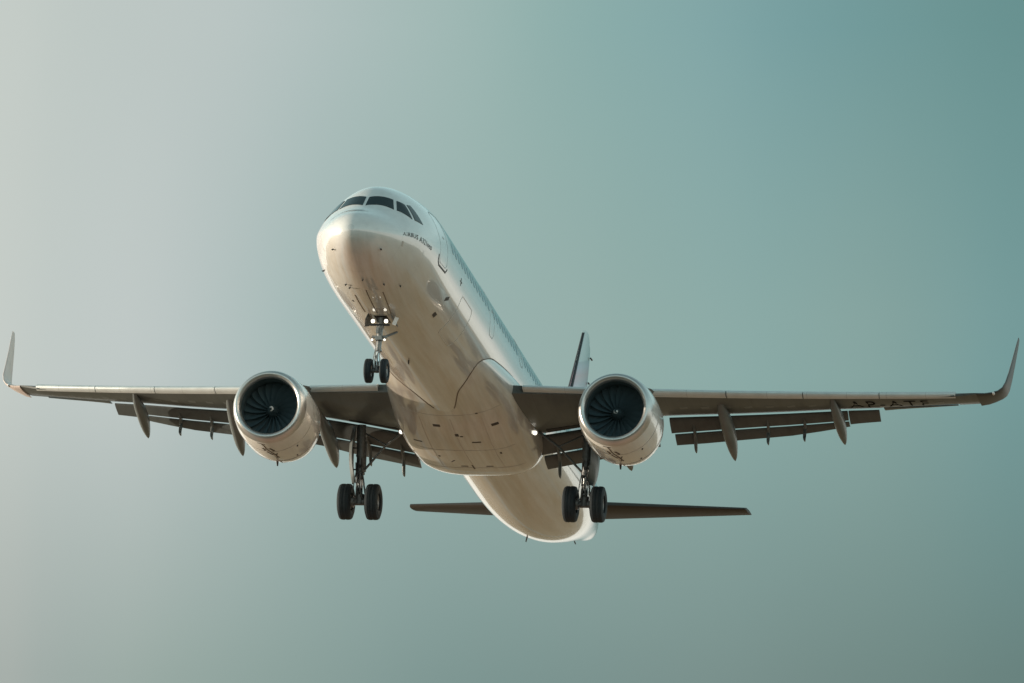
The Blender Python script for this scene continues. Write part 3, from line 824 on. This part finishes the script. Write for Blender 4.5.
def main_gear(side):
    G = grp('main_landing_gear'); s = side
    ax = Vector((21.85, s*3.845, -3.60)); top = Vector((21.55, s*3.88, -1.0)); d = (ax - top)
    L = lambda t, o=(0, 0, 0): top + d * t + Vector(o)
    bm = bmesh.new()
    tube(bm, [L(0), L(.3), L(.62)], [.16, .145, .135]); 
    for t, r in ((.18, .17), (.40, .165), (.60, .165), (.635, .15)): tube(bm, [L(t-.012), L(t+.012)], r)
    tube(bm, [L(.5, (-.12, .13*s, 0)), L(.72, (-.11, .1*s, 0))], .03); tube(bm, [L(.2, (.1, -.15*s, 0)), L(.6, (.12, -.13*s, 0))], .035)
    finish('strut', bm, MSD, G)
    bm = bmesh.new(); tube(bm, [L(.62), L(.93)], .095); finish('piston', bm, MCH2, G)
    bm = bmesh.new(); tube(bm, [L(.90), L(1.03)], .15); lathe(bm, [(-.34, .06), (-.34, .1), (-.12, .12), (.12, .12), (.34, .1), (.34, .06)], ax, (0, 1, 0), n=20); finish('axle', bm, MSD, G)
    # torque links, in front
    bm = bmesh.new()
    for q in (-1, 1):
        tube(bm, [L(.64, (-.14, q*.09, 0)), L(.79, (-.40, q*.03, 0))], [.04, .03], n=8); tube(bm, [L(.79, (-.40, q*.03, 0)), L(.95, (-.14, q*.09, 0))], [.03, .04], n=8)
    tube(bm, [L(.79, (-.40, -.07, 0)), L(.79, (-.40, .07, 0))], .035, n=8)
    finish('torque_link', bm, MSD, G)
    # side stay going inboard and up, with its lock links
    bm = bmesh.new()
    kn = Vector((21.35, s*2.95, -1.75))
    tube(bm, [L(.60, (0, -.1*s, 0)), kn], .04); tube(bm, [kn, Vector((21.1, s*2.15, -1.2))], .045); tube(bm, [kn - Vector((0, 0, 0)), L(.10, (0, -.1*s, 0))], .03)
    finish('side_stay', bm, MSD, G)
    # hydraulic hoses and brake lines
    bm = bmesh.new()
    for q in (-1, 1):
        tube(bm, [L(.45, (-.15, q*.06, 0)), L(.62, (-.22, q*.10, 0)), L(.78, (-.26, q*.16, 0)), L(.9, (-.18, q*.2, 0)), L(.99, (-.12, q*.26, 0))], .016, n=6)
        tube(bm, [L(.62, (.15, q*.06, 0)), L(.8, (.24, q*.12, 0)), L(.97, (.14, q*.22, 0))], .014, n=6)
    for t, oo in ((.55, (-.17, 0, 0)), (.66, (-.15, .05, 0)), (.70, (-.12, -.08, 0)), (.85, (-.12, .06, 0)), (.9, (-.14, -.05, 0))): box(bm, L(t, oo), (.09, .10, .08))
    finish('hose', bm, MHOSE, G)
    # brake units
    for q in (-1, 1):
        bm = bmesh.new(); lathe(bm, [(-.09, .06), (-.09, .19), (.09, .2), (.09, .06)], ax + Vector((0, q*.30, 0)), (0, 1, 0), n=24)
        for k in range(7):
            a = 2*pi*k/7; lathe(bm, [(-.13, .001), (-.13, .03), (0, .03)], ax + Vector((.14*cos(a), q*.30 - (0 if q > 0 else -.0), .14*sin(a))), (0, q, 0), n=8)
        finish('brake', bm, MRIM, G)
        wheel(G, ax + Vector((0, q*.47, 0)), .61, .46, .28, q)
    # leg door on the outboard side of the strut
    bm = bmesh.new(); R = []
    tabd = [(0.03, .28), (.2, .42), (.45, .46), (.62, .40), (.72, .26), (.76, .12)]
    for i in range(13):
        t = .03 + .73 * i / 12; w = interp(tabd, t); oy = .27 + .10 * sin(pi * i / 12)
        c = L(t, (.02, s*oy, 0)); R.append([c + Vector((-w, -.035*s - .10*s, 0)), c + Vector((-w*.5, 0, 0)), c + Vector((w*.5, .03*s, 0)), c + Vector((w, .0, 0)), c + Vector((w, -.03*s, 0)), c + Vector((w*.5, -.01*s, 0)), c + Vector((-w*.5, -.04*s, 0)), c + Vector((-w, -.065*s - .10*s, 0))])
    loft(bm, R)
    tube(bm, [L(.3, (0, .1*s, 0)), L(.3, (0, .32*s, 0))], .025, n=8); tube(bm, [L(.58, (0, .1*s, 0)), L(.58, (0, .3*s, 0))], .025, n=8)
    finish('gear_door', bm, MC, G)
    return G
MCH2 = mat('piston_steel', (.45, .46, .46), .25, metal=.9)
main_gear(1); main_gear(-1)

def nose_gear():
    G = grp('nose_landing_gear')
    ax = Vector((5.14, 0, -3.65)); top = Vector((5.35, 0, -1.75)); d = ax - top
    L = lambda t, o=(0, 0, 0): top + d * t + Vector(o)
    bm = bmesh.new(); tube(bm, [L(0), L(.66)], [.10, .085])
    for t, r in ((.22, .12), (.45, .115), (.64, .11)): tube(bm, [L(t-.015), L(t+.015)], r)
    box(bm, L(.44, (-.11, 0, 0)), (.14, .2, .12)); box(bm, L(.3, (-.10, .06, 0)), (.1, .08, .2)); tube(bm, [L(.40, (0, -.24, 0)), L(.40, (0, .24, 0))], .05, n=10)
    finish('strut', bm, MST, G)
    bm = bmesh.new(); tube(bm, [L(.66), L(.95)], .06); finish('piston', bm, MCH, G)
    bm = bmesh.new(); lathe(bm, [(-.2, .04), (-.2, .06), (.2, .06), (.2, .04)], ax, (0, 1, 0), n=16); tube(bm, [L(.92), L(1.02)], .085); finish('axle', bm, MSD, G)
    bm = bmesh.new()
    for q in (-1, 1):
        tube(bm, [L(.66, (-.1, q*.05, 0)), L(.79, (-.30, q*.02, 0))], .022, n=8); tube(bm, [L(.79, (-.30, q*.02, 0)), L(.93, (-.08, q*.05, 0))], .022, n=8)
    finish('torque_link', bm, MST, G)
    bm = bmesh.new()
    for q in (-1, 1):
        tube(bm, [L(.42, (.03, q*.05, 0)), Vector((6.5, q*.28, -2.0))], .04, n=8)
        tube(bm, [L(.05, (-.08, q*.12, 0)), L(.35, (-.13, q*.07, 0)), L(.6, (-.12, q*.06, 0)), L(.8, (-.2, q*.1, 0)), L(.95, (-.07, q*.12, 0))], .013, n=6)
    finish('drag_stay', bm, MSD, G)
    bm = bmesh.new(); box(bm, L(.20, (-.10, 0, 0)), (.05, .62, .06)); finish('lamp_bracket', bm, MBL, G)
    for q in (-1, 1):
        for t, yy, r, big in ((.15, .21, .068, True), (.47, .20, .038, False)):
            c = L(t, (-.20 if big else -.14, q*yy, 0)); dd = Vector((-1, -.1, -.2))
            bm = bmesh.new(); lathe(bm, [(-.14, .02), (-.1, r*.7), (0, r), (.02, r), (.02, r*.9)], c, dd, n=20); finish('taxi_light' if big else 'turnoff_light', bm, MST, G)
            bm = bmesh.new(); lathe(bm, [(.012, .001), (.012, r*.93)], c, dd, n=20); finish('light_lens', bm, MLAMP if big else MLAMPS, G)
    for q in (-1, 1):
        wheel(G, ax + Vector((0, q*.25, 0)), .385, .225, .19, q, n=40)
    # bay doors hanging either side
    for q in (-1, 1):
        bm = bmesh.new()
        P = [(5.0, -1.80), (5.8, -1.82), (5.75, -2.02), (5.4, -2.14), (5.05, -1.98)]
        loft(bm, [[Vector((x, q*(.34 + (-1.8 - z)*.5), z)) for x, z in P], [Vector((x, q*(.36 + (-1.8 - z)*.5), z)) for x, z in P]]); finish('bay_door', bm, MSD, G)
    bm = bmesh.new(); box(bm, (5.05, -.52, -2.05), (.03, .12, .26), Matrix.Rotation(.35, 3, 'X')); finish('white_number_plate', bm, MWH, G)
nose_gear()
patch('nose_gear_bay_shade', [(5.15, -96), (5.9, -96), (5.9, -84), (5.15, -84)], MDK, FUSE, off=.006)  # dark patch on the belly skin in place of the bay's inner shade

# ---------------- small things on the skin
def marks():
    def dash(name, x, p, l, w, ang=0, m=MVENT, parent=FUSE, surf=fus, deg=True):
        dx = l * cos(radians(ang)) / 2; dp = l * sin(radians(ang)) / 2
        if deg: dp = math.degrees(dp / 1.8)
        bm = bmesh.new(); strip_on(bm, [(x - dx, p - dp), (x + dx, p + dp)], w, surf=surf, off=.008, sub=3); finish(name, bm, m, parent)
    dash('placard', 1.70, -15, .22, .10, 90, MSEAM3)
    for x, p in ((.92, -39), (.81, -136), (2.09, -89), (2.68, -112), (2.82, -108), (2.64, -69), (3.23, -56), (3.34, -147)):   # air data probes
        bm = bmesh.new(); a = fus(x, p, -.01); n = (fus(x, p, .1) - fus(x, p, 0)) * 10
        tube(bm, [a, a + n * .055, a + n * .065 + Vector((-.08, 0, 0))], [.03, .02, .012], n=8); finish('air_data_probe', bm, MBL, FUSE)
    dash('drain_hole', 4.06, -110.7, .12, .05)
    for a, b in (((3.39, -105.2), (4.9, -103.3)), ((2.83, -90.3), (4.86, -91.3)), ((3.14, -74.4), (5.0, -78.9))):
        bm = bmesh.new(); strip_on(bm, [a, b], .028, off=.007); finish('gear_door_seam', bm, MSEAM, FUSE)
    dash('service_port', 6.94, -46.1, .30, .15, 0); dash('outflow_port', 6.93, -28, .34, .12, 20)
    dash('cargo_marking', 7.89, -3.7, .30, .035, 0); dash('cargo_marking', 7.89, -3.7, .22, .035, 90)
    bm = bmesh.new(); outline(bm, 8.4, 10.2, -52, -12, .018); finish('cargo_door', bm, mat_line2, FUSE)
    # belly blades, crown blade, beacon
    def blade(x, p, h, c):
        bm = bmesh.new(); a = fus(x, p, -.02); n = (fus(x, p, .1) - fus(x, p, 0)) * 10; t = Vector((0, n.z, -n.y)).normalized() * .012
        b = [a, a + Vector((c, 0, 0)), a + n * h + Vector((c * .95, 0, 0)), a + n * h + Vector((c * .45, 0, 0))]
        loft(bm, [[q + t for q in b], [q - t for q in b]]); finish('antenna', bm, MBL, FUSE)
    blade(4.6, 90, .12, .2); blade(10.2, -92, .12, .2); blade(34.9, -106, .17, .16); blade(41.6, -90, .06, .4)
    blade(12.2, 90, .25, .3)
    # openings in the belly fairing; the second coordinate here is metres to starboard
    def fy(x, y, off=0):
        w, b, n = (interp(FAI, x, k) for k in (1, 2, 3)); c = (min(abs(y) / w, .999)) ** (n / 2)
        a = math.degrees(math.acos(c)); return fair(x, -a if y < 0 else a - 180, off)
    F = dict(parent=FAIR, surf=fy, deg=False)
    for x, y, l, w, a in ((17.76, .54, .24, .16, 90), (17.96, -1.39, .24, .15, 90), (19.35, 1.46, .30, .07, 75), (19.11, -.58, .30, .08, 90), (18.49, -.02, .12, .2, 90), (18.6, -.16, .1, .07, 90),
                       (21.9, .02, .05, .5, 90), (21.8, .30, .24, .06, 90), (21.8, -.56, .24, .06, 90), (21.16, .59, .3, .05, 30), (16.9, -.95, .08, .08, 0), (20.3, -1.2, .16, .06, 0), (20.6, .95, .12, .06, 0)):
        dash('fairing_vent', x, y, l, w, a, **F)
    # panel joints on the fairing, and the long main gear door edges
    bm = bmesh.new()
    for x in (16.9, 19.9, 22.0): strip_on(bm, [(x, y * .25) for y in range(-7, 8)], .014, surf=fy, sub=2)
    for y in (-1.05, 0, 1.05): strip_on(bm, [(17.2 + k * .6, y) for k in range(9)], .014, surf=fy, sub=2)
    finish('fairing_seam', bm, MSEAM3, FAIR)
    # tail: exhaust opening of the auxiliary power unit
    bm = bmesh.new(); c = Vector((44.45, 0, .94 + FZ)); lathe(bm, [(-.15, .30), (.12, .20), (.14, .16), (-.1, .15)], c, (1, 0, .12), n=24); finish('tail_exhaust', bm, MEX, FUSE)
MVENT = mat('vent_shadow_paint', (.06, .05, .045), .6)
MSEAM3 = mat('fine_joint', (.52, .46, .41), .5)
mat_line2 = mat('cargo_door_seam', (.60, .58, .55), .5)
marks()
